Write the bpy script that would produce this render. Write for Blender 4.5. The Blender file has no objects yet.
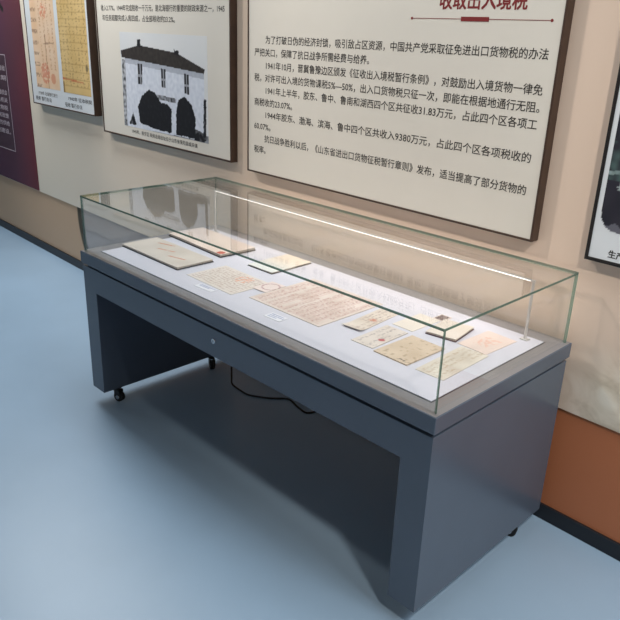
import bpy, bmesh, math, random
from mathutils import Vector, Matrix, noise

random.seed(7)
S = bpy.context.scene
COL = S.collection
rad = math.radians

# ------------------------------------------------------------------ camera
cam = bpy.data.objects.new('camera', bpy.data.cameras.new('camera'))
COL.objects.link(cam)
cam.location = (0.97877, -1.4236, 1.73241)
cam.rotation_euler = (rad(68.54995), rad(-1.96567), rad(47.08468))
cam.data.sensor_width = 36.0
cam.data.lens = 36.0 * 1.1443
cam.data.clip_start = 0.02
S.camera = cam

# ------------------------------------------------------------------ world, lights, exposure
w = bpy.data.worlds.new('world')
S.world = w
w.use_nodes = True
w.node_tree.nodes['Background'].inputs[0].default_value = (0.75, 0.85, 1.0, 1)
w.node_tree.nodes['Background'].inputs[1].default_value = 0.3

def aim(o, target):
    o.rotation_euler = (Vector(target) - o.location).to_track_quat('-Z', 'Y').to_euler()

def area_light(name, loc, target, sx, sy, power, colour=(1, 1, 1), spread=180):
    l = bpy.data.lights.new(name, 'AREA')
    l.shape = 'RECTANGLE'; l.size = sx; l.size_y = sy; l.energy = power; l.color = colour
    l.spread = rad(spread)
    o = bpy.data.objects.new(name, l); COL.objects.link(o)
    o.location = loc; aim(o, target)
    return o

def spot_light(name, loc, target, power, angle, blend=0.8, radius=0.08, colour=(1, 1, 1)):
    l = bpy.data.lights.new(name, 'SPOT')
    l.energy = power; l.spot_size = rad(angle); l.spot_blend = blend
    l.shadow_soft_size = radius; l.color = colour
    o = bpy.data.objects.new(name, l); COL.objects.link(o)
    o.location = loc; aim(o, target)
    return o

WARM = (1.0, 0.925, 0.845)
COOL = (0.90, 0.95, 1.0)
spot_light('track_spot', (-5.6, -0.7, 3.1), (-4.2, 0.83, 1.5), 92, 60, 0.9, 0.10, WARM)
spot_light('track_spot', (-3.5, -0.7, 3.1), (-2.5, 0.83, 1.45), 80, 60, 0.9, 0.10, WARM)
spot_light('track_spot', (-1.9, -0.7, 3.1), (-0.8, 0.83, 1.42), 86, 64, 0.9, 0.10, WARM)
spot_light('track_spot', (1.5, -0.7, 3.1), (0.6, 0.83, 0.85), 135, 80, 0.9, 0.10, WARM)
area_light('ceiling_lamp', (-4.0, 0.40, 3.22), (-4.0, 0.2, 0), 2.6, 0.8, 70, COOL)
area_light('ceiling_lamp', (-0.9, 0.40, 3.22), (-0.9, 0.40, 0), 1.8, 0.8, 22, COOL)
area_light('ceiling_lamp', (2.2, 0.2, 3.22), (2.2, 0.1, 0), 1.4, 0.9, 56, COOL)
area_light('ceiling_lamp', (-1.5, -3.4, 3.22), (-1.5, -3.4, 0), 2.4, 0.6, 14, COOL)  # unseen lamp, added as weak fill from the front of the room

S.view_settings.view_transform = 'Standard'
S.view_settings.look = 'None'
S.view_settings.exposure = 0.15
S.view_settings.gamma = 1.0
S.view_settings.use_curve_mapping = False

# ------------------------------------------------------------------ helpers
def lin(r, g, b):
    def f(c):
        c /= 255.0
        return c / 12.92 if c <= 0.04045 else ((c + 0.055) / 1.055) ** 2.4
    return (f(r), f(g), f(b), 1.0)

def mat(name, colour, rough=0.6, metal=0.0, var=0.0, scale=8.0, spec=0.5, bump=0.0, bscale=60.0):
    m = bpy.data.materials.new(name); m.use_nodes = True
    nt = m.node_tree; b = nt.nodes['Principled BSDF']
    b.inputs['Base Color'].default_value = colour
    b.inputs['Roughness'].default_value = rough
    b.inputs['Metallic'].default_value = metal
    b.inputs['Specular IOR Level'].default_value = spec
    tc = nt.nodes.new('ShaderNodeTexCoord')
    if var > 0:
        n = nt.nodes.new('ShaderNodeTexNoise'); n.inputs['Scale'].default_value = scale
        n.inputs['Detail'].default_value = 4
        nt.links.new(tc.outputs['Object'], n.inputs['Vector'])
        mr = nt.nodes.new('ShaderNodeMapRange')
        mr.inputs[1].default_value = 0.3; mr.inputs[2].default_value = 0.7
        mr.inputs[3].default_value = 1 - var; mr.inputs[4].default_value = 1 + var
        nt.links.new(n.outputs['Fac'], mr.inputs[0])
        mx = nt.nodes.new('ShaderNodeVectorMath'); mx.operation = 'SCALE'
        mx.inputs[0].default_value = colour[:3]
        nt.links.new(mr.outputs[0], mx.inputs['Scale'])
        nt.links.new(mx.outputs[0], b.inputs['Base Color'])
    if bump > 0:
        n2 = nt.nodes.new('ShaderNodeTexNoise'); n2.inputs['Scale'].default_value = bscale
        nt.links.new(tc.outputs['Object'], n2.inputs['Vector'])
        bp = nt.nodes.new('ShaderNodeBump'); bp.inputs['Strength'].default_value = bump
        bp.inputs['Distance'].default_value = 0.002
        nt.links.new(n2.outputs['Fac'], bp.inputs['Height'])
        nt.links.new(bp.outputs[0], b.inputs['Normal'])
    return m

def print_mat(name, rough=0.75, spec=0.3):
    m = bpy.data.materials.new(name); m.use_nodes = True
    nt = m.node_tree; b = nt.nodes['Principled BSDF']
    a = nt.nodes.new('ShaderNodeAttribute'); a.attribute_name = 'ink'
    nt.links.new(a.outputs['Color'], b.inputs['Base Color'])
    b.inputs['Roughness'].default_value = rough
    b.inputs['Specular IOR Level'].default_value = spec
    return m

def glass_mat():
    m = bpy.data.materials.new('clear_glass'); m.use_nodes = True
    nt = m.node_tree; nt.nodes.clear()
    out = nt.nodes.new('ShaderNodeOutputMaterial')
    tr = nt.nodes.new('ShaderNodeBsdfTransparent'); tr.inputs[0].default_value = (0.988, 0.994, 0.99, 1)
    gl = nt.nodes.new('ShaderNodeBsdfGlossy'); gl.inputs['Roughness'].default_value = 0.0
    lw = nt.nodes.new('ShaderNodeLayerWeight'); lw.inputs['Blend'].default_value = 0.5
    pw = nt.nodes.new('ShaderNodeMath'); pw.operation = 'POWER'; pw.inputs[1].default_value = 5.0
    mu = nt.nodes.new('ShaderNodeMath'); mu.operation = 'MULTIPLY_ADD'
    mu.inputs[1].default_value = 0.955; mu.inputs[2].default_value = 0.045
    mix = nt.nodes.new('ShaderNodeMixShader')
    L = nt.links.new
    L(lw.outputs['Facing'], pw.inputs[0]); L(pw.outputs[0], mu.inputs[0]); L(mu.outputs[0], mix.inputs[0])
    L(tr.outputs[0], mix.inputs[1]); L(gl.outputs[0], mix.inputs[2]); L(mix.outputs[0], out.inputs[0])
    return m

def glass_edge_mat(name, colour, cover):
    m = bpy.data.materials.new(name); m.use_nodes = True
    nt = m.node_tree; nt.nodes.clear()
    out = nt.nodes.new('ShaderNodeOutputMaterial')
    tr = nt.nodes.new('ShaderNodeBsdfTransparent'); tr.inputs[0].default_value = lin(150, 185, 172)
    pr = nt.nodes.new('ShaderNodeBsdfPrincipled')
    pr.inputs['Base Color'].default_value = colour; pr.inputs['Roughness'].default_value = 0.2
    mix = nt.nodes.new('ShaderNodeMixShader'); mix.inputs[0].default_value = cover
    L = nt.links.new
    L(tr.outputs[0], mix.inputs[1]); L(pr.outputs[0], mix.inputs[2]); L(mix.outputs[0], out.inputs[0])
    return m

def emit_mat(name, colour, strength):
    m = bpy.data.materials.new(name); m.use_nodes = True
    b = m.node_tree.nodes['Principled BSDF']
    b.inputs['Base Color'].default_value = colour
    b.inputs['Emission Color'].default_value = colour
    b.inputs['Emission Strength'].default_value = strength
    return m

def box(bm, x0, x1, y0, y1, z0, z1, bevel=0.0, mi=0):
    vs = [bm.verts.new((x, y, z)) for z in (z0, z1) for y in (y0, y1) for x in (x0, x1)]
    idx = [(0, 2, 3, 1), (4, 5, 7, 6), (0, 1, 5, 4), (2, 6, 7, 3), (0, 4, 6, 2), (1, 3, 7, 5)]
    fs = [bm.faces.new([vs[i] for i in f]) for f in idx]
    for f in fs: f.material_index = mi
    if bevel > 0:
        es = {e for f in fs for e in f.edges}
        bmesh.ops.bevel(bm, geom=list(es), offset=bevel, segments=2, profile=0.5, affect='EDGES')
    return fs

def cyl(bm, p0, p1, r0, r1=None, seg=20, mi=0):
    r1 = r0 if r1 is None else r1
    p0, p1 = Vector(p0), Vector(p1)
    d = (p1 - p0).normalized()
    q = d.to_track_quat('Z', 'Y')
    a = [bm.verts.new(p0 + q @ Vector((r0 * math.cos(2 * math.pi * i / seg), r0 * math.sin(2 * math.pi * i / seg), 0))) for i in range(seg)]
    b = [bm.verts.new(p1 + q @ Vector((r1 * math.cos(2 * math.pi * i / seg), r1 * math.sin(2 * math.pi * i / seg), 0))) for i in range(seg)]
    fs = [bm.faces.new((a[i], a[(i + 1) % seg], b[(i + 1) % seg], b[i])) for i in range(seg)]
    for f in fs: f.smooth = True
    fs += [bm.faces.new(a[::-1]), bm.faces.new(b)]
    for f in fs: f.material_index = mi

def obj(name, bm, mats, parent=None, loc=None, rotz=None):
    me = bpy.data.meshes.new(name)
    bmesh.ops.recalc_face_normals(bm, faces=bm.faces[:])
    bm.to_mesh(me); bm.free()
    for m in (mats if isinstance(mats, (list, tuple)) else [mats]): me.materials.append(m)
    o = bpy.data.objects.new(name, me); COL.objects.link(o)
    if parent: o.parent = parent
    if loc: o.location = loc
    if rotz is not None: o.rotation_euler = (0, 0, rotz)
    return o

def thing(name, label, cat, loc=(0, 0, 0), rotz=0.0, group=None):
    o = bpy.data.objects.new(name, None); COL.objects.link(o)
    o.empty_display_size = 0.1
    o.location = loc; o.rotation_euler = (0, 0, rotz)
    return tag(o, label, cat, group)

def tag(o, label, cat, group=None):
    o['label'] = label; o['category'] = cat
    if group: o['group'] = group
    return o

def struct(name, bm, m):
    o = obj(name, bm, m); o['kind'] = 'structure'
    return o

def inked(name, w_, h_, nx, ny, paint, m, parent=None, thick=0.001, lift=None, vertical=False):
    """A printed sheet: grid of w_ x h_ from its lower left corner, colour per vertex from paint(x, y)."""
    me = bpy.data.meshes.new(name)
    vs, cs, fs = [], [], []
    for lay in (0, 1):
        for j in range(ny + 1):
            for i in range(nx + 1):
                x, y = w_ * i / nx, h_ * j / ny
                k = lift(x / w_, y / h_) if lift else 0.0
                d = (thick if lay == 0 else 0.0) + k
                vs.append((x, -d, y) if vertical else (x, y, d))
                cs.append(paint(x, y))
    n = (nx + 1) * (ny + 1)
    W = nx + 1
    for j in range(ny):
        for i in range(nx):
            a = j * W + i
            fs.append((a, a + 1, a + 1 + W, a + W))
            fs.append((n + a, n + a + W, n + a + 1 + W, n + a + 1))
    for i in range(nx):
        fs.append((i, n + i, n + i + 1, i + 1))
        a = ny * W + i
        fs.append((a, a + 1, n + a + 1, n + a))
    for j in range(ny):
        a = j * W
        fs.append((a, a + W, n + a + W, n + a))
        a = j * W + nx
        fs.append((a, n + a, n + a + W, a + W))
    me.from_pydata(vs, [], fs)
    at = me.color_attributes.new('ink', 'FLOAT_COLOR', 'POINT')
    for i, c in enumerate(cs): at.data[i].color = c
    me.materials.append(m)
    me.update()
    o = bpy.data.objects.new(name, me); COL.objects.link(o)
    if parent: o.parent = parent
    return o

def mixc(a, b, t):
    t = max(0.0, min(1.0, t))
    return tuple(a[i] + (b[i] - a[i]) * t for i in range(3)) + (1.0,)

def nz(x, y, s=0.0):
    return noise.noise(Vector((x, y, s)))

def inside(p, poly):
    x, y = p; c = False; n = len(poly); j = n - 1
    for i in range(n):
        xi, yi = poly[i]; xj, yj = poly[j]
        if (yi > y) != (yj > y) and x < (xj - xi) * (y - yi) / (yj - yi) + xi: c = not c
        j = i
    return c

def text(name, body, m, parent, x0, z, size, x1=None, y=0.0, bold=0.0, squeeze=1.0):
    """Flat raised lettering standing in the wall plane, its line beginning at x0 and its baseline at z."""
    c = bpy.data.curves.new(name, 'FONT'); c.body = body; c.size = size
    c.resolution_u = 2
    o = bpy.data.objects.new(name, c); COL.objects.link(o)
    dg = bpy.context.evaluated_depsgraph_get()
    me = bpy.data.meshes.new_from_object(o.evaluated_get(dg))
    bpy.data.objects.remove(o)
    bpy.data.curves.remove(c)
    sx = squeeze
    xs = [v.co.x for v in me.vertices]
    if x1 is not None and xs: sx = (x1 - x0) / max(xs)
    for v in me.vertices:
        v.co = Vector((v.co.x * sx, 0.0, v.co.y))
    if bold > 0:                               # heavier strokes: the glyphs struck again a hair to each side
        b2 = bmesh.new(); b2.from_mesh(me)
        base = b2.verts[:] + b2.edges[:] + b2.faces[:]
        for k, (dx, dz) in enumerate(((bold, 0), (0, bold), (bold, bold))):
            r = bmesh.ops.duplicate(b2, geom=base)
            for g in r['geom']:
                if isinstance(g, bmesh.types.BMVert): g.co += Vector((dx, -.00004 * (k + 1), dz))
        b2.to_mesh(me); b2.free()
    me.name = name
    me.materials.clear(); me.materials.append(m)
    o = bpy.data.objects.new(name, me); COL.objects.link(o)
    o.parent = parent
    o.location = (x0, y, z)
    return o

# ------------------------------------------------------------------ materials
FLOOR = mat('blue_grey_vinyl', lin(150, 175, 196), 0.36, var=0.05, scale=1.6, spec=0.5, bump=0.03, bscale=25)
SLATE = mat('slate_painted_metal', lin(85, 95, 109), 0.27, metal=0.0, var=0.04, scale=3, spec=0.55)
LEDGE = mat('grey_brushed_ledge', lin(126, 123, 124), 0.3, var=0.04, scale=5)
GROOVE = mat('black_groove', lin(16, 18, 22), 0.6)
BED = mat('white_display_board', lin(204, 203, 212), 0.8, var=0.015, scale=40)
BLACK = mat('black_plastic', lin(20, 20, 22), 0.45)
RUBBER = mat('black_rubber', lin(14, 14, 15), 0.6)
CHROME = mat('chrome', lin(210, 210, 212), 0.2, metal=1.0)
ALU = mat('white_aluminium', lin(205, 203, 200), 0.35, metal=0.3)
LED = emit_mat('led_strip_glow', (1.0, 0.93, 0.88, 1), 2.5)
BOARD = mat('cream_board', lin(216, 210, 198), 0.65, var=0.012, scale=6)
FRAME = mat('dark_brown_frame', lin(64, 44, 32), 0.45, var=0.15, scale=25)
BLACKFR = mat('black_frame', lin(26, 22, 20), 0.4)
INK = mat('black_ink', lin(38, 34, 30), 0.7)
GREYINK = mat('grey_ink', lin(95, 88, 80), 0.7)
REDINK = mat('dark_red_ink', lin(120, 22, 24), 0.6)
PALEINK = mat('pale_ink', lin(190, 178, 186), 0.7)
WHITEBOARD = mat('white_mat_board', lin(216, 220, 222), 0.6)
PAPER = print_mat('printed_paper')
PHOTO = print_mat('photo_print', 0.6, 0.3)
DARKCOVER = mat('dark_book_cover', lin(58, 50, 46), 0.7, var=0.2, scale=30)
PLUMCOVER = mat('plum_book_cover', lin(84, 52, 62), 0.7, var=0.2, scale=30)
PAGES = mat('old_page_edges', lin(200, 188, 172), 0.85, var=0.12, scale=120)
GLASS = glass_mat()
GEDGE = glass_edge_mat('green_glass_edge', lin(98, 116, 106), 0.66)
GPALE = glass_edge_mat('pale_glass_edge', lin(150, 176, 160), 0.45)

def wall_upper_mat():
    m = bpy.data.materials.new('cream_mural_wall'); m.use_nodes = True
    nt = m.node_tree; b = nt.nodes['Principled BSDF']; L = nt.links.new
    tc = nt.nodes.new('ShaderNodeTexCoord'); sp = nt.nodes.new('ShaderNodeSeparateXYZ')
    L(tc.outputs['Object'], sp.inputs[0])
    # cream at the left turning to sand at the right
    gx = nt.nodes.new('ShaderNodeMapRange')
    gx.inputs[1].default_value = -4.2; gx.inputs[2].default_value = -1.2
    L(sp.outputs['X'], gx.inputs[0])
    c1 = nt.nodes.new('ShaderNodeMix'); c1.data_type = 'RGBA'
    c1.inputs[6].default_value = lin(226, 216, 198); c1.inputs[7].default_value = lin(228, 205, 185)
    L(gx.outputs[0], c1.inputs[0])
    # pale stone relief print low on the right
    n = nt.nodes.new('ShaderNodeTexNoise'); n.inputs['Scale'].default_value = 6.5
    n.inputs['Detail'].default_value = 6; n.inputs['Distortion'].default_value = 1.6
    L(tc.outputs['Object'], n.inputs['Vector'])
    ramp = nt.nodes.new('ShaderNodeValToRGB')
    e = ramp.color_ramp.elements
    e[0].position = 0.32; e[0].color = lin(186, 174, 150)
    e[1].position = 0.68; e[1].color = lin(246, 240, 224)
    k = e.new(0.5); k.color = lin(228, 218, 198)
    L(n.outputs['Fac'], ramp.inputs[0])
    mz = nt.nodes.new('ShaderNodeMapRange'); mz.inputs[1].default_value = 0.80; mz.inputs[2].default_value = 0.62
    L(sp.outputs['Z'], mz.inputs[0])
    mxx = nt.nodes.new('ShaderNodeMapRange'); mxx.inputs[1].default_value = -0.06; mxx.inputs[2].default_value = 0.10
    L(sp.outputs['X'], mxx.inputs[0])
    n3 = nt.nodes.new('ShaderNodeTexNoise'); n3.inputs['Scale'].default_value = 3.0
    L(tc.outputs['Object'], n3.inputs['Vector'])
    mu = nt.nodes.new('ShaderNodeMath'); mu.operation = 'MULTIPLY'
    L(mz.outputs[0], mu.inputs[0]); L(mxx.outputs[0], mu.inputs[1])
    mu2 = nt.nodes.new('ShaderNodeMath'); mu2.operation = 'MULTIPLY'; mu2.inputs[1].default_value = 0.85
    L(mu.outputs[0], mu2.inputs[0])
    c2 = nt.nodes.new('ShaderNodeMix'); c2.data_type = 'RGBA'
    L(mu2.outputs[0], c2.inputs[0]); L(c1.outputs[2], c2.inputs[6]); L(ramp.outputs[0], c2.inputs[7])
    L(c2.outputs[2], b.inputs['Base Color'])
    b.inputs['Roughness'].default_value = 0.55
    b.inputs['Specular IOR Level'].default_value = 0.3
    return m

def wall_lower_mat():
    m = bpy.data.materials.new('brown_mural_band'); m.use_nodes = True
    nt = m.node_tree; b = nt.nodes['Principled BSDF']; L = nt.links.new
    tc = nt.nodes.new('ShaderNodeTexCoord'); sp = nt.nodes.new('ShaderNodeSeparateXYZ')
    L(tc.outputs['Object'], sp.inputs[0])
    gx = nt.nodes.new('ShaderNodeMapRange')
    gx.inputs[1].default_value = -3.9; gx.inputs[2].default_value = -1.0
    L(sp.outputs['X'], gx.inputs[0])
    c1 = nt.nodes.new('ShaderNodeMix'); c1.data_type = 'RGBA'
    c1.inputs[6].default_value = lin(200, 170, 140); c1.inputs[7].default_value = lin(190, 118, 80)
    L(gx.outputs[0], c1.inputs[0])
    # dark rounded hill of the print, beginning where the case hides the band
    d = nt.nodes.new('ShaderNodeVectorMath'); d.operation = 'DISTANCE'
    cm = nt.nodes.new('ShaderNodeCombineXYZ')
    L(sp.outputs['X'], cm.inputs[0]); L(sp.outputs['Z'], cm.inputs[1])
    d.inputs[1].default_value = (-3.30, 0.44, 0)
    L(cm.outputs[0], d.inputs[0])
    md = nt.nodes.new('ShaderNodeMapRange')
    md.inputs[1].default_value = 0.60; md.inputs[2].default_value = 0.58
    L(d.outputs['Value'], md.inputs[0])
    mi = nt.nodes.new('ShaderNodeMapRange')
    mi.inputs[1].default_value = 0.535; mi.inputs[2].default_value = 0.50
    L(d.outputs['Value'], mi.inputs[0])
    ci = nt.nodes.new('ShaderNodeMix'); ci.data_type = 'RGBA'
    ci.inputs[6].default_value = lin(74, 66, 50); ci.inputs[7].default_value = lin(176, 166, 162)
    L(mi.outputs[0], ci.inputs[0])
    c2 = nt.nodes.new('ShaderNodeMix'); c2.data_type = 'RGBA'
    L(md.outputs[0], c2.inputs[0]); L(c1.outputs[2], c2.inputs[6])
    L(ci.outputs[2], c2.inputs[7])
    n = nt.nodes.new('ShaderNodeTexNoise'); n.inputs['Scale'].default_value = 2.5
    L(tc.outputs['Object'], n.inputs['Vector'])
    L(c2.outputs[2], b.inputs['Base Color'])
    b.inputs['Roughness'].default_value = 0.5
    b.inputs['Specular IOR Level'].default_value = 0.3
    return m

# ------------------------------------------------------------------ the setting
WY = 0.8344
XL, XR, YF, ZC = -8.5, 4.0, -5.0, 3.3
bm = bmesh.new(); box(bm, XL - .1, XR + .1, YF - .1, WY + .1, -0.1, 0.0); struct('floor', bm, FLOOR)
bm = bmesh.new(); box(bm, XL - .1, XR + .1, YF - .1, WY + .1, ZC, ZC + .1); struct('ceiling', bm, mat('dark_grey_ceiling', lin(120, 120, 122), 0.8, var=.03))
bm = bmesh.new(); box(bm, XL, XR, WY, WY + .1, 0, ZC); struct('wall_back', bm, wall_lower_mat())
bm = bmesh.new(); box(bm, XL, XR, WY - .008, WY + .001, 0.484, ZC - .001, 0.001); struct('trim_1', bm, wall_upper_mat())
bm = bmesh.new(); box(bm, XL, XR, WY - .012, WY + .001, 0.0005, 0.064, 0.002); struct('baseboard_back', bm, mat('black_skirting', lin(24, 27, 34), 0.45, var=.05))
SIDE = mat('warm_grey_wall', lin(196, 192, 186), 0.8, var=0.03, scale=1.5)
bm = bmesh.new(); box(bm, XL - .1, XL, YF, WY, 0, ZC); struct('wall_left', bm, SIDE)
bm = bmesh.new(); box(bm, XR, XR + .1, YF, WY, 0, ZC); struct('wall_right', bm, SIDE)
bm = bmesh.new(); box(bm, XL, XR, YF - .1, YF, 0, ZC); struct('wall_front', bm, SIDE)

# ------------------------------------------------------------------ wall panels (hang on the cladding at y = WY - .008)
YP = WY - .008
PT = 0.052                                     # panel depth

def panel(name, label, cat, x0, x1, z0, z1, board, frame, fw=0.010, depth=PT, group=None):
    t = thing(name, label, cat, ((x0 + x1) / 2, YP, z0), 0, group)
    cx = (x0 + x1) / 2
    bm = bmesh.new()                           # the frame: four mitred rails as one ring
    a, b_, h = x0 - cx, x1 - cx, z1 - z0
    box(bm, a, a + fw, -depth, -.0005, 0, h, .0015)
    box(bm, b_ - fw, b_, -depth, -.0005, 0, h, .0015)
    box(bm, a + fw, b_ - fw, -depth, -.0005, 0, fw, .0015)
    box(bm, a + fw, b_ - fw, -depth, -.0005, h - fw, h, .0015)
    obj('frame', bm, frame, t)
    bm = bmesh.new(); box(bm, a + fw, b_ - fw, -depth + .003, -.002, fw, h - fw)
    obj('board', bm, board, t)
    t['cx'] = cx
    return t, cx, z0, -depth + .003

# --- main text panel
t, cx, zb, yf = panel('text_panel', 'large cream panel of black Chinese text under a dark red heading', 'panel',
                      -1.822, -0.228, 1.075, 2.05, BOARD, FRAME, 0.008, .044)
X = lambda x: x - 0.0198 - cx
YT = yf - .0004
text('heading', '收取出入境税', REDINK, t, X(-.708), 1.8255 - zb, 0.060, X(-.352), YT, 0.0026)
bm = bmesh.new()
box(bm, X(-.825), X(-.255), YT - .0003, YT + .0003, 1.7895 - zb, 1.7915 - zb)
box(bm, X(-.605), X(-.490), YT - .0006, YT + .0003, 1.783 - zb, 1.798 - zb, .0003)
for ex in (X(-.825), X(-.255)):
    cyl(bm, (ex, YT - .0004, 1.7905 - zb), (ex, YT + .0003, 1.7905 - zb), .005, seg=12)
obj('heading_rule', bm, REDINK, t)
rows = [
    (1, '为了打破日伪的经济封锁，吸引敌占区资源，中国共产党采取征免进出口货物税的办法', 1),
    (0, '严把关口，保障了抗日战争所需经费与给养。', None),
    (1, '1941年10月，晋冀鲁豫边区颁发《征收出入境税暂行条例》，对鼓励出入境货物一律免', 1),
    (0, '税，对许可出入境的货物课税5%—50%，出入口货物税只征一次，即能在根据地通行无阻。', 1),
    (1, '1941年上半年，胶东、鲁中、鲁南和湖西四个区共征收31.83万元，占此四个区各项工', 1),
    (0, '商税收的23.07%。', None),
    (1, '1944年胶东、渤海、滨海、鲁中四个区共收入9380万元，占此四个区各项税收的', 2),
    (0, '60.07%。', None),
    (1, '抗日战争胜利以后，《山东省进出口货物征税暂行章则》发布，适当提高了部分货物的', 1),
    (0, '税率。', None)]
for i, (ind, s, just) in enumerate(rows):
    xa = X(-1.675) if ind else X(-1.752)
    if just == 1: xb = X(-.250 - .0012 * i)
    elif just == 2: xb = X(-.259)
    else: xb = None
    text('text_line', s, INK, t, xa, 1.675 - .0553 * i - zb, 0.0375, xb, YT, 0.0006)

# --- photo panel with the old house
t, cx, zb, yf = panel('photo_panel', 'cream panel with a black and white photograph of an old two-storey house', 'panel',
                      -3.298, -1.956, 1.092, 2.05, BOARD, FRAME, 0.010, .042)
X = lambda x: x - 0.0198 - cx
YT = yf - .0004
text('text_line', '收入2.77%。1944年完成税收一千万元，是北海银行的重要的财政来源之一，1945', INK, t, X(-3.215), 1.806 - zb, .036, X(-1.985), YT, .0005)
text('text_line', '年任务超额完成入库四成，占全部税收的23.2%。', INK, t, X(-3.205), 1.752 - zb, .036, X(-2.42), YT, .0005)
text('caption', '1945年，胶东区 税务总局旧址位于山东省莱阳县城关镇', INK, t, X(-2.93), 1.127 - zb, .026, X(-2.24), YT, .0004)
U = lambda pts: [(-3.06 + .86 * u, 1.16 + .525 * v) for u, v in pts]
roof = U([(.064, .819), (.307, .887), (.75, .84), (1.049, .708), (1.04, .667), (.6, .705), (.111, .744), (.069, .746)])
house = U([(.111, .749), (1.041, .672), (1.034, .02), (.098, -.005)])
wins = [U([(.278, .701), (.338, .698), (.324, .483), (.271, .485)]), U([(.564, .675), (.619, .672), (.61, .481), (.567, .481)]),
        U([(.829, .648), (.879, .645), (.879, .452), (.828, .455)])]
bush = [U([(.271, .069), (.255, .244), (.31, .364), (.40, .436), (.48, .42), (.547, .325), (.609, .324), (.674, .281), (.664, .027), (.469, .03)]),
        U([(.727, .256), (.756, .382), (.827, .425), (.899, .359), (.943, .227), (.929, .019), (.718, .024)])]
arch = U([(.504, .405), (.732, .39), (.725, .345), (.502, .356)])
chim = [U([(.288, .951), (.327, .948), (.323, .865), (.283, .868)]), U([(.722, .87), (.774, .864), (.772, .81), (.721, .82)])]
darks = [U([(1.032, .428), (1.059, .425), (1.051, .024), (1.023, .023)]), U([(.185, .168), (.225, .03), (.125, .03)]), U([(.94, .125), (1.036, .092), (1.034, .01), (.923, .01)])]
lstrip = U([(.072, .725), (.118, .722), (.098, .051), (.052, .051)])
PXO, PZO = -3.010, 1.162
def paint_house(x, y):
    px, pz = x + PXO, y + PZO
    j = 0.006
    q = (px + j * nz(px * 60, pz * 60, 1), pz + j * nz(px * 60, pz * 60, 5))
    n1 = nz(px * 45, pz * 45, 3)
    sky = mixc(lin(220, 220, 218), lin(204, 207, 210), .5 + .5 * nz(px * 4, pz * 4, 2))
    dark = mixc(lin(16, 18, 24), lin(36, 37, 42), max(0, n1) * .9)
    for b_ in bush + [chim[0], chim[1]]:
        if inside(q, b_): return dark
    for b_ in darks:
        if inside(q, b_): return mixc(dark, lin(120, 120, 124), max(0, n1))
    p0 = (px, pz)
    if inside(p0, roof): return mixc(lin(34, 31, 30), lin(60, 54, 50), .5 + .5 * n1)
    for k in wins:
        if inside(p0, k):
            zc = (pz - k[3][1]) / (k[0][1] - k[3][1])
            xc = (px - k[0][0]) / (k[1][0] - k[0][0])
            if abs(xc - .5) < .1 or abs(zc - .42) < .06: return lin(150, 152, 158)
            return lin(34, 35, 40)
    if inside(p0, arch): return mixc(lin(40, 42, 48), lin(160, 162, 168), .5 + 1.2 * n1)
    if inside(p0, lstrip): return mixc(lin(60, 62, 66), lin(190, 192, 198), .5 + 1.3 * n1)
    if inside(p0, house):
        c = mixc(lin(220, 224, 232), lin(194, 200, 212), .5 + .6 * n1)
        if pz > house[0][1] - .03 - (px - house[0][0]) * .05: c = mixc(c, lin(120, 126, 138), .5)
        return c
    if pz < 1.20: return mixc(lin(150, 152, 156), lin(90, 92, 96), .5 + n1)
    return sky
ph = inked('photograph', .875, .530, 240, 146, paint_house, PHOTO, t, .0006, vertical=True)
ph.location = (PXO - .0198 - cx, yf, PZO - zb)
ph['label'] = 'black and white photograph of the house with dark bushes before it'

# --- panel with two scanned papers
t, cx, zb, yf = panel('document_panel', 'white panel with an orange and a yellow old document scan, narrowest framed one', 'panel',
                      -4.328, -3.385, 1.176, 2.05, WHITEBOARD, FRAME, 0.008)
X = lambda x: x - 0.0198 - cx
YT = yf - .0004
def paint_orange(x, y):
    c = mixc(lin(230, 204, 176), lin(222, 184, 146), .5 + .7 * nz(x * 9, y * 9, 4))
    if abs(x - .2) < .004 + .003 * nz(0, y * 20, 1) and y < .36: c = mixc(c, lin(120, 74, 44), .7)
    if x < .09 and (y * 14) % 1 < .35 and nz(x * 90, y * 60, 2) > -.1: c = mixc(c, lin(120, 84, 70), .6)
    if x > .09 and (x * 16) % 1 < .45 and nz(x * 60, y * 110, 8) > .12 and y > .12: c = mixc(c, lin(170, 110, 78), .55)
    d = math.hypot(x - .16, y - .10)
    if d < .07 and nz(x * 55, y * 55, 6) > -.15: c = mixc(c, lin(200, 92, 60), .6)
    d2 = math.hypot(x - .28, y - .07)
    if d2 < .035: c = mixc(c, lin(196, 84, 40), .5)
    if math.hypot(x - .2, y - .50) < .05 and nz(x * 60, y * 60, 9) > 0: c = mixc(c, lin(206, 90, 50), .6)
    if abs(x - .25) < .08 and abs(y - .29 - x * .03) < .004: c = mixc(c, lin(120, 80, 60), .6)
    return c
def paint_yellow(x, y):
    c = mixc(lin(220, 190, 132), lin(206, 172, 108), .5 + .7 * nz(x * 8, y * 8, 14))
    if (y * 22) % 1 < .12: c = mixc(c, lin(150, 110, 50), .4)
    if (x * 20) % 1 < .5 and nz(x * 55, y * 100, 18) > .15 and y > .05: c = mixc(c, lin(140, 104, 58), .55)
    if abs(y - .09 + .04 * x) < .005 and x < .3: c = mixc(c, lin(190, 80, 50), .7)
    if math.hypot(x - .36, y - .17) < .02: c = mixc(c, lin(70, 64, 50), .7)
    if x < .025 and y < .07: c = mixc(c, lin(110, 80, 40), .7)
    return c
a_ = inked('orange_document', .372, .60, 60, 90, paint_orange, PAPER, t, .0006, vertical=True); a_.location = (X(-4.216), yf, 1.297 - zb)
a_['label'] = 'orange stained document scan'
b_ = inked('yellow_document', .392, .60, 60, 90, paint_yellow, PAPER, t, .0006, vertical=True); b_.location = (X(-3.792), yf, 1.293 - zb)
b_['label'] = 'yellow document scan'
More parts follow.
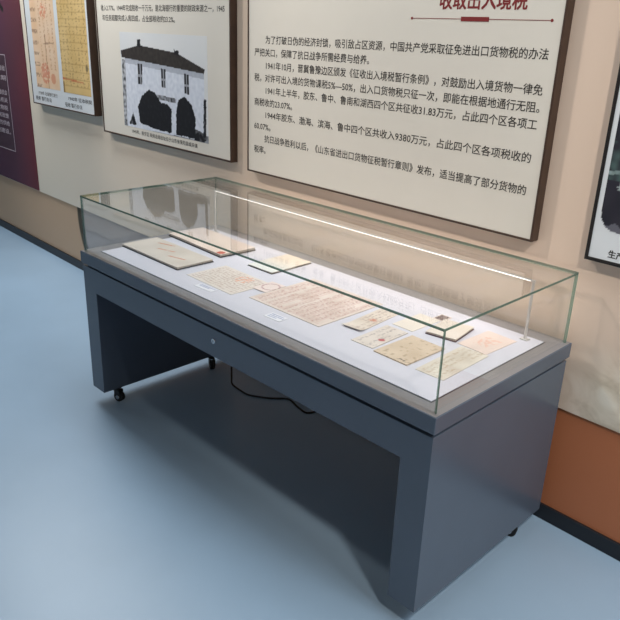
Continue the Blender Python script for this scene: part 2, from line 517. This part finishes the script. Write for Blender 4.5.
text('caption', '1938年 北海银行发行', GREYINK, t, X(-4.21), 1.247 - zb, .028, X(-3.90), YT, .0004)
text('caption', '税务 暂行办法', INK, t, X(-4.26), 1.208 - zb, .030, X(-4.00), YT, .0005)
text('caption', '1940年 征收税契', INK, t, X(-3.74), 1.247 - zb, .028, X(-3.40), YT, .0005)
text('caption', '征收 暂行办法', INK, t, X(-3.79), 1.203 - zb, .030, X(-3.54), YT, .0005)

# --- plum board
def paint_plum(x, y):
    g = max(0.0, min(1.0, (x - 1.05) / .45))
    return mixc(mixc(lin(92, 54, 80), lin(122, 46, 54), g), lin(70, 48, 58), .5 + .5 * nz(x * 2, y * 2, 3))
PX0, PX1, PZ0, PZ1 = -6.0, -4.512, .490, 2.4
t = thing('introduction_board', 'dark plum board with pale boxed text at the left end of the wall', 'board', ((PX0 + PX1) / 2, YP, PZ0))
cx, zb = (PX0 + PX1) / 2, PZ0
X = lambda x: x - 0.0198 - cx
o = inked('board', PX1 - PX0, PZ1 - PZ0, 40, 40, paint_plum, PHOTO, t, .006, vertical=True); o.location = (PX0 - cx, -.0005, 0)
YT = -.0068
bm = bmesh.new()
bx0, bx1, bz0, bz1 = X(-5.85), X(-4.871), .740 - zb, 1.483 - zb
for a in ((bx0, bx1, bz0, bz0 + .005), (bx0, bx1, bz1 - .005, bz1), (bx0, bx0 + .005, bz0 + .005, bz1 - .005), (bx1 - .005, bx1, bz0 + .005, bz1 - .005)):
    box(bm, a[0], a[1], YT - .0004, YT + .0006, a[2], a[3])
obj('text_box_outline', bm, PALEINK, t)
bm = bmesh.new(); box(bm, bx0 + .005, bx1 - .005, YT, YT + .0006, bz0 + .005, bz1 - .005)
obj('text_box', bm, mat('dark_plum_print', lin(66, 44, 58), .6, var=.05), t)
for i, (z, s, xe) in enumerate([(1.365, '山东抗日根据地税收', -4.90), (1.292, '革命战争时期', -4.90), (1.180, '山东省战时工作推行委员会', -4.91), (1.120, '在各地建立税务机关', -4.92),
                      (1.060, '征收进出口货物税', -4.93), (.998, '统一税收制度和政策', -4.93), (.938, '保障抗日战争的供给', -4.93), (.873, '支援根据地建设。', -4.93)]):
    text('text_line', s, PALEINK, t, X(-5.55), z - zb, .042, X(xe), YT - .0004, .0008)
text('heading', '税收', BLACK, t, X(-5.40), 1.81 - zb, .34, X(-4.80), YT, .006)

# --- right-hand picture
t, cx, zb, yf = panel('framed_picture', 'black framed dark photograph on a white mount at the right edge', 'picture',
                      -.036, .84, 1.062, 1.95, WHITEBOARD, BLACKFR, 0.012, .035)
X = lambda x: x - 0.0198 - cx
def paint_pic(x, y):
    r = .06
    if x < r and y < r and math.hypot(x - r, y - r) > r: return lin(216, 220, 222)
    c = mixc(lin(30, 30, 40), lin(44, 42, 52), .5 + .8 * nz(x * 14, y * 14, 2))
    if abs(y - .185 - .05 * x) < .006: c = mixc(c, lin(150, 170, 168), .8)
    if .16 < y < .28 : c = mixc(c, lin(70, 90, 88), max(0, .4 + 1.2 * nz(x * 40, y * 40, 7)))
    if math.hypot(x - .05, y - .145) < .018 and nz(x * 120, y * 120, 3) > -.1: c = lin(150, 160, 160)
    if y < .02 + .012 * nz(x * 30, 0, 4): c = mixc(c, lin(110, 110, 120), .7)
    return c
o = inked('photograph', .72, .62, 180, 155, paint_pic, PHOTO, t, .0006, vertical=True); o.location = (X(.012), yf, 1.168 - zb)
o['label'] = 'dark blurred photograph with a rounded corner'
text('caption', '生产自救运动中的山东根据地军民', INK, t, X(.058), 1.087 - zb, .027, None, yf - .0004, .0012)

# ------------------------------------------------------------------ the display case
L_, W_, H = 1.997, 0.7834, 0.765
ROT = rad(1.3637)
cr, sr = math.cos(ROT), math.sin(ROT)
def world(x, y, z=0.0):
    return Vector((x * cr - y * sr, x * sr + y * cr, z))
case = thing('display_case', 'long dark slate museum display case with a clear glass top and white bed', 'display case', world(-L_ / 2, W_ / 2, 0), ROT)
OX, OY = L_ / 2, -W_ / 2
def cbox(bm, x0, x1, y0, y1, z0, z1, bevel=0.0, mi=0):
    return box(bm, x0 + OX, x1 + OX, y0 + OY, y1 + OY, z0, z1, bevel, mi)
RC, LEG, ZB, ZA, ZT, ZR = .006, .1052, .0744, .585, .697, .7104
bm = bmesh.new(); cbox(bm, -L_ + RC + LEG, -RC - LEG, RC, W_ - RC, ZA, ZT); obj('apron_body', bm, SLATE, case)
bm = bmesh.new(); cbox(bm, -L_ + RC, -L_ + RC + LEG, RC, W_ - RC, ZB, ZT); obj('leg', bm, SLATE, case)
bm = bmesh.new(); cbox(bm, -RC - LEG, -RC, RC, W_ - RC, ZB, ZT); obj('leg', bm, SLATE, case)
bm = bmesh.new(); cbox(bm, -L_ + .022, -.022, .022, W_ - .022, ZT, ZR); obj('shadow_gap', bm, GROOVE, case)
bm = bmesh.new(); cbox(bm, -L_, 0, 0, W_, ZR, H, .002); obj('top_frame', bm, SLATE, case)
M_ = .066
bm = bmesh.new()
for a in ((-L_ + .004, -.004, .004, M_ - .004), (-L_ + .004, -.004, W_ - M_ - .006, W_ - .004), (-L_ + .004, -L_ + M_ + .008, M_ - .004, W_ - M_ - .006), (-M_ + .004, -.004, M_ - .004, W_ - M_ - .006)):
    cbox(bm, *a, H - .001, H + .0004)
obj('ledge', bm, LEDGE, case)
BT = H + .003
bm = bmesh.new(); cbox(bm, -L_ + M_ + .012, -M_, M_, W_ - M_ - .01, H, BT, .0006); obj('display_bed', bm, BED, case)
bm = bmesh.new()
px0, px1, py0, py1 = -L_ + M_ + .012, -M_, M_, W_ - M_ - .01
for a in ((px0 - .004, px1 + .004, py0 - .004, py0), (px0 - .004, px1 + .004, py1, py1 + .004), (px0 - .004, px0, py0, py1), (px1, px1 + .004, py0, py1)):
    cbox(bm, *a, H, H + .0006)
obj('bed_joint', bm, GROOVE, case)

# glass
GI, GT, ZG = .0148, .008, 1.0203
def pane(name, x0, x1, y0, y1, z0, z1, axis, edge=GEDGE):
    bm = bmesh.new()
    fs = cbox(bm, x0, x1, y0, y1, z0, z1)
    bm.normal_update()
    for f in fs:
        c = [abs(v) for v in f.normal]
        f.material_index = 0 if c[axis] > .9 else 1
    return obj(name, bm, [GLASS, edge], case)
pane('front_pane', -L_ + GI, -GI, GI, GI + GT, H, ZG - GT, 1)
pane('back_pane', -L_ + GI, -GI, W_ - GI - GT, W_ - GI, H, ZG - GT, 1, GPALE)
pane('side_pane', -L_ + GI, -L_ + GI + GT, GI + GT, W_ - GI - GT, H, ZG - GT, 0, GPALE)
pane('side_pane', -GI - GT, -GI, GI + GT, W_ - GI - GT, H, ZG - GT, 0, GPALE)
pane('top_pane', -L_ + GI, -GI, GI, W_ - GI, ZG - GT, ZG, 2)

# light bar standing at the back of the bed
lb = bmesh.new()
BX0, BX1, BY, BZ = -1.870, -.120, .674, .978
cbox(lb, BX0 - .006, BX1 + .006, BY - .004, BY + .004, BZ, BZ + .006, .001)
bar = obj('light_bar', lb, ALU, case)
for bx in (BX0, BX1):
    bm = bmesh.new()
    cbox(bm, bx - .004, bx + .004, BY - .004, BY + .004, BT, BZ, .001)
    cbox(bm, bx - .014, bx + .014, BY - .012, BY + .012, BT, BT + .004, .001)
    obj('post', bm, ALU, bar)
bm = bmesh.new(); cbox(bm, BX0 + .006, BX1 - .010, BY - .0046, BY - .0038, BZ + .001, BZ + .0034)
obj('led_strip', bm, LED, bar)
lt = bpy.data.lights.new('led_light', 'AREA'); lt.shape = 'RECTANGLE'; lt.size = BX1 - BX0 - .03; lt.size_y = .002
lt.energy = 1.35; lt.color = (1.0, .86, .80)
lo = bpy.data.objects.new('led_light', lt); COL.objects.link(lo)
lo.parent = case
lo.location = ((BX0 + BX1) / 2 + OX, BY + OY - .004, BZ - .002)
lo.rotation_euler = (rad(14), 0, 0)

# lock
bm = bmesh.new()
cyl(bm, (-1.004 + OX, RC + OY + .002, .650), (-1.004 + OX, RC + OY - .004, .650), .0105, .0095)
lk = obj('lock', bm, CHROME, case)
bm = bmesh.new(); cbox(bm, -1.0055, -1.0025, RC - .0046, RC - .0038, .645, .655)
obj('keyhole', bm, BLACK, lk)

# castors
def castor(x, y, turn):
    q = Matrix.Rotation(turn, 4, 'Z'); base = Vector((x + OX, y + OY, 0))
    def put(bm):
        bmesh.ops.transform(bm, matrix=Matrix.Translation(base) @ q, verts=bm.verts[:])
        return bm
    bm = bmesh.new()
    box(bm, -.022, .022, -.022, .022, ZB - .004, ZB, .001)
    cyl(bm, (0, 0, ZB - .014), (0, 0, ZB - .004), .014)
    for s in (-1, 1):
        bx = box(bm, -.006, .026, s * .0145 - .0015, s * .0145 + .0015, .020, ZB - .012, .001)
    box(bm, -.016, .022, -.016, .016, ZB - .016, ZB - .011, .001)
    c = obj('castor', put(bm), BLACK, case)
    bm = bmesh.new()
    for s in (-1, 1):
        cyl(bm, (.014, s * .0115, .026), (.014, s * .002, .026), .0255, .0255, 28)
    obj('wheel', put(bm), RUBBER, c)
    bm = bmesh.new(); cyl(bm, (.014, -.0185, .026), (.014, .0185, .026), .010, seg=16)
    obj('axle', put(bm), CHROME, c)
castor(-L_ + .090, .085, rad(20)); castor(-L_ + .098, .655, rad(-25))
castor(-.075, .10, rad(160)); castor(-.060, .645, rad(15))

# ------------------------------------------------------------------ exhibits on the bed
def place(o, cx_, cy_, ang=0.0, z=BT + .0004):
    o.location = world(cx_, cy_, z); o.rotation_euler = (0, 0, ROT + rad(ang))
    return o

def columns(x, y, w_, h_, pitch, ink, paper, seed, margin=.012, line=None, dens=.05):
    """Columns of brushed characters running away from the viewer."""
    c = mixc(paper, mixc(paper, lin(150, 120, 90), .35), .5 + .6 * nz(x * 14, y * 14, seed))
    if margin < x < w_ - margin and margin < y < h_ - margin:
        k = (x - margin) / pitch; fr = k - math.floor(k)
        if line is not None and fr < .10: c = mixc(c, line, .6)
        if .25 < fr < .85 and nz(x * 180, y * 130, seed + 3) > dens and nz(math.floor(k) * 3.1, y * 9, seed) > -.25:
            c = mixc(c, ink, .65)
    return c

def sheet(name, label, cx_, cy_, w_, h_, ang, paint, thick=.0012, lift=None, z=BT + .0004, nx=None, ny=None, group=None):
    t = inked(name, w_, h_, nx or max(12, int(w_ * 260)), ny or max(12, int(h_ * 260)), paint, PAPER, None, thick, lift)
    for v in t.data.vertices: v.co.x -= w_ / 2; v.co.y -= h_ / 2
    tag(t, label, 'document', group)
    return place(t, cx_, cy_, ang, z)

def booklet(name, label, cx_, cy_, w_, h_, th, ang, paint, cover):
    t = thing(name, label, 'booklet'); place(t, cx_, cy_, ang)
    bm = bmesh.new(); box(bm, -w_ / 2, w_ / 2, -h_ / 2, h_ / 2, 0, th * .35, .0008); obj('back_cover', bm, cover, t)
    bm = bmesh.new()
    for k in range(4):
        d = .0015 * ((k * 37) % 5) / 4
        z0 = th * .35 + (th * .5) * k / 4
        box(bm, -w_ / 2 + .003 + d, w_ / 2 - .003 - d, -h_ / 2 + .003 + d, h_ / 2 - .003, z0, z0 + th * .125)
    obj('pages', bm, PAGES, t)
    f = inked('front_cover', w_ - .002, h_ - .002, max(16, int(w_ * 200)), max(12, int(h_ * 200)), paint, PAPER, t, .0012,
              lambda u, v: .0012 * math.sin(u * 5 + v * 3) ** 2)
    f.location = (-w_ / 2 + .001, -h_ / 2 + .001, th * .85)
    return t

def p_booklet(x, y):
    c = mixc(lin(212, 203, 192), lin(196, 186, 174), .5 + .7 * nz(x * 10, y * 10, 21))
    for (ax, ay) in ((.13, .155), (.21, .105), (.33, .075)):
        if abs(x - ax) < .05 and abs(y - ay - (x - ax) * .25) < .006 and nz(x * 90, y * 90, 3) > -.3: c = mixc(c, lin(190, 118, 76), .75)
    return c
booklet('old_booklet', 'cream booklet with three orange marks at the front left of the bed', -1.702, .270, .452, .192, .013, -.5, p_booklet, DARKCOVER)
def p_pink(x, y):
    return mixc(lin(226, 210, 198), lin(212, 194, 180), .5 + .7 * nz(x * 10, y * 10, 22)) if math.hypot(x - .42, y - .02) > .02 else lin(180, 92, 70)
booklet('old_booklet', 'pinkish booklet behind the cream one with orange marks, left back of the bed', -1.722, .535, .445, .200, .016, -3, p_pink, DARKCOVER)
def p_pale(x, y):
    return mixc(lin(214, 216, 210), lin(226, 210, 190), max(0, min(1, (y - .06) * 9)) + .2 * nz(x * 12, y * 12, 5))
booklet('old_booklet', 'thin pale booklet with a dark edge behind the two handwritten sheets', -1.267, .571, .158, .240, .007, .5, p_pale, DARKCOVER)
def p_plum(x, y):
    return mixc(lin(224, 213, 203), lin(208, 197, 182), .5 + .7 * nz(x * 12, y * 12, 31))
booklet('old_booklet', 'small cream booklet with a plum spine at the right back of the bed', -.329, .528, .116, .150, .010, 9, p_plum, PLUMCOVER)

def p_hand(x, y):
    c = mixc(lin(220, 211, 204), lin(212, 203, 192), .5 + .7 * nz(x * 10, y * 10, 41))
    if .012 < x < .295 and .012 < y < .19:
        wv = y + .004 * math.sin(x * 60) + .003 * nz(x * 30, y * 20, 2)
        if (wv / .017) % 1 < .5 and nz(x * 150, y * 120, 43) > -.05: c = mixc(c, lin(160, 126, 112), .6)
    if math.hypot(x - .20, y - .15) < .04 and nz(x * 70, y * 70, 4) > .0: c = mixc(c, lin(226, 150, 110), .6)
    return c
sheet('handwritten_sheet', 'pale yellow sheet of close handwriting right of the cream booklet', -1.251, .270, .306, .204, -1.4, p_hand)
def p_ledger(x, y):
    return columns(x, y, .38, .35, .030, lin(176, 130, 118), lin(224, 212, 204), 51, .014, lin(200, 158, 148), .0)
sheet('ledger_sheet', 'largest sheet, a red ruled ledger page in the middle of the bed', -.843, .374, .380, .348, 0, p_ledger, .0022)
def p_white(x, y):
    c = mixc(lin(226, 212, 206), lin(216, 200, 194), .5 + .6 * nz(x * 14, y * 14, 61))
    if abs(math.hypot(x - .045, y - .06) - .036) < .0025: c = lin(170, 130, 130)
    return c
sheet('receipt', 'small pinkish receipt with a round stamp between handwriting and ledger sheets', -1.070, .335, .078, .112, 3, p_white, z=BT + .0028)
def p_form(x, y):
    c = columns(x, y, .085, .235, .018, lin(140, 112, 104), lin(222, 212, 200), 71, .006, None, .12)
    if math.hypot(x - .05, y - .12) < .014 and nz(x * 90, y * 90, 3) > -.1: c = mixc(c, lin(190, 110, 80), .7)
    return c
sheet('tax_form', 'narrow form with a lifted dark front edge right of the ledger sheet', -.579, .392, .082, .235, 5,
      p_form, .0016, lambda u, v: .007 * max(0, 1 - v * 4) ** 2)
def p_stamp(x, y):
    c = columns(x, y, .095, .195, .022, lin(136, 126, 126), lin(220, 212, 204), 81, .008, None, .12)
    if math.hypot(x - .072, y - .075) < .011: c = mixc(c, lin(176, 60, 66), .85)
    return c
sheet('tax_form', 'pale form with a red stamp in front of the kraft envelope row', -.459, .303, .094, .194, 1.4, p_stamp, .0022)
def p_kraft(x, y):
    c = mixc(lin(212, 194, 172), lin(196, 176, 152), .5 + .8 * nz(x * 14, y * 14, 91))
    if .09 < x < .125 and .008 < y < .02 and nz(x * 160, y * 160, 5) > 0: c = lin(86, 76, 70)
    if nz(x * 60, y * 90, 95) > .35: c = mixc(c, lin(130, 104, 70), .4)
    return c
t = sheet('kraft_envelope', 'tan kraft envelope with a worn dark edge near the front right', -.322, .291, .139, .197, -1.3, p_kraft, .0045)
t['category'] = 'envelope'
def p_pale2(x, y):
    return columns(x, y, .104, .28, .02, lin(176, 150, 120), lin(220, 213, 200), 101, .008, None, .1)
sheet('certificate', 'pale long certificate nearest the front right corner of the bed', -.174, .325, .104, .260, 1.5, p_pale2)
def p_pinkform(x, y):
    c = mixc(lin(226, 208, 198), lin(218, 198, 188), .5 + .7 * nz(x * 14, y * 14, 111))
    if .03 < x < .09 and .05 < y < .13 and nz(x * 70, y * 70, 8) > .05: c = mixc(c, lin(226, 160, 130), .5)
    return c
sheet('certificate', 'pink certificate at the back right corner of the bed by the post', -.190, .549, .117, .178, -3, p_pinkform)
def p_yel(x, y):
    return mixc(lin(224, 215, 204), lin(216, 207, 194), .5 + .7 * nz(x * 14, y * 14, 121))
sheet('receipt', 'plain yellowish receipt behind the red stamped form', -.458, .504, .092, .160, -1.3, p_yel)

def caption_card(label, cx_, cy_, w_, h_, ang, lines):
    t = thing('caption_card', label, 'caption card', group=None); place(t, cx_, cy_, ang)
    bm = bmesh.new(); box(bm, -w_ / 2, w_ / 2, -h_ / 2, h_ / 2, 0, .0012, .0003)
    obj('card', bm, mat('white_card', lin(222, 222, 228), .7), t)
    bm = bmesh.new()
    for k in range(lines):
        yy = h_ * (.30 - .25 * k)
        x = -w_ * .40
        while x < w_ * (.40 - .25 * (k == lines - 1)):
            d = .004 + .003 * random.random()
            box(bm, x, x + d, yy - .0025, yy + .0025, .0010, .0014)
            x += d + .002
    obj('print', bm, mat('blue_grey_ink', lin(128, 138, 176), .7), t)
caption_card('small white caption card in front of the handwritten sheet', -1.226, .137, .105, .036, 2, 2)
caption_card('small white caption card in front of the ledger sheet', -.818, .145, .080, .046, 2, 3)
t = thing('display_card', 'small square grey-brown card behind the cream plum-spined booklet', 'card'); place(t, -.422, .612)
bm = bmesh.new(); box(bm, -.023, .023, -.029, .029, 0, .0015, .0003); obj('card', bm, mat('pale_card', lin(206, 190, 180), .7), t)
bm = bmesh.new(); box(bm, -.018, .018, -.023, .023, .0014, .0019); obj('print', bm, mat('grey_brown_print', lin(112, 94, 90), .7, var=.25, scale=90), t)

# ------------------------------------------------------------------ power cable on the floor
cu = [(-1.665, .612, .586), (-1.665, .612, .30), (-1.668, .612, .06), (-1.660, .611, .006), (-1.586, .602, .0045), (-1.512, .606, .0045), (-1.422, .662, .0045),
      (-1.355, .724, .0045), (-1.263, .706, .0045), (-1.198, .699, .0045), (-1.175, .74, .0045), (-1.16, .80, .0045)]
pts = [world(*p) for p in cu]
sm = []
for i in range(len(pts) - 1):
    p0, p1, p2, p3 = pts[max(0, i - 1)], pts[i], pts[i + 1], pts[min(len(pts) - 1, i + 2)]
    for k in range(8):
        s = k / 8
        sm.append(.5 * ((2 * p1) + (p2 - p0) * s + (2 * p0 - 5 * p1 + 4 * p2 - p3) * s * s + (3 * p1 - p0 - 3 * p2 + p3) * s ** 3))
sm.append(pts[-1])
for q in sm: q.z = max(q.z, .0042)
bm = bmesh.new(); rings = []; N = 8
for i, q in enumerate(sm):
    d = (sm[min(i + 1, len(sm) - 1)] - sm[max(i - 1, 0)]).normalized()
    u = d.cross(Vector((.31, .2, .93))).normalized() if abs(d.z) < .9 else d.cross(Vector((1, 0, 0))).normalized()
    v = d.cross(u).normalized()
    rings.append([bm.verts.new(q + .0048 * (u * math.cos(2 * math.pi * k / N) + v * math.sin(2 * math.pi * k / N))) for k in range(N)])
for a, b in zip(rings, rings[1:]):
    off = min(range(N), key=lambda s: sum((a[k].co - b[(k + s) % N].co).length for k in range(N)))
    for k in range(N):
        f = bm.faces.new((a[k], a[(k + 1) % N], b[(k + 1 + off) % N], b[(k + off) % N])); f.smooth = True
bm.faces.new(rings[0]); bm.faces.new(rings[-1][::-1])
tag(obj('power_cable', bm, RUBBER), 'black power cable hanging under the display case and snaking over the floor', 'cable')
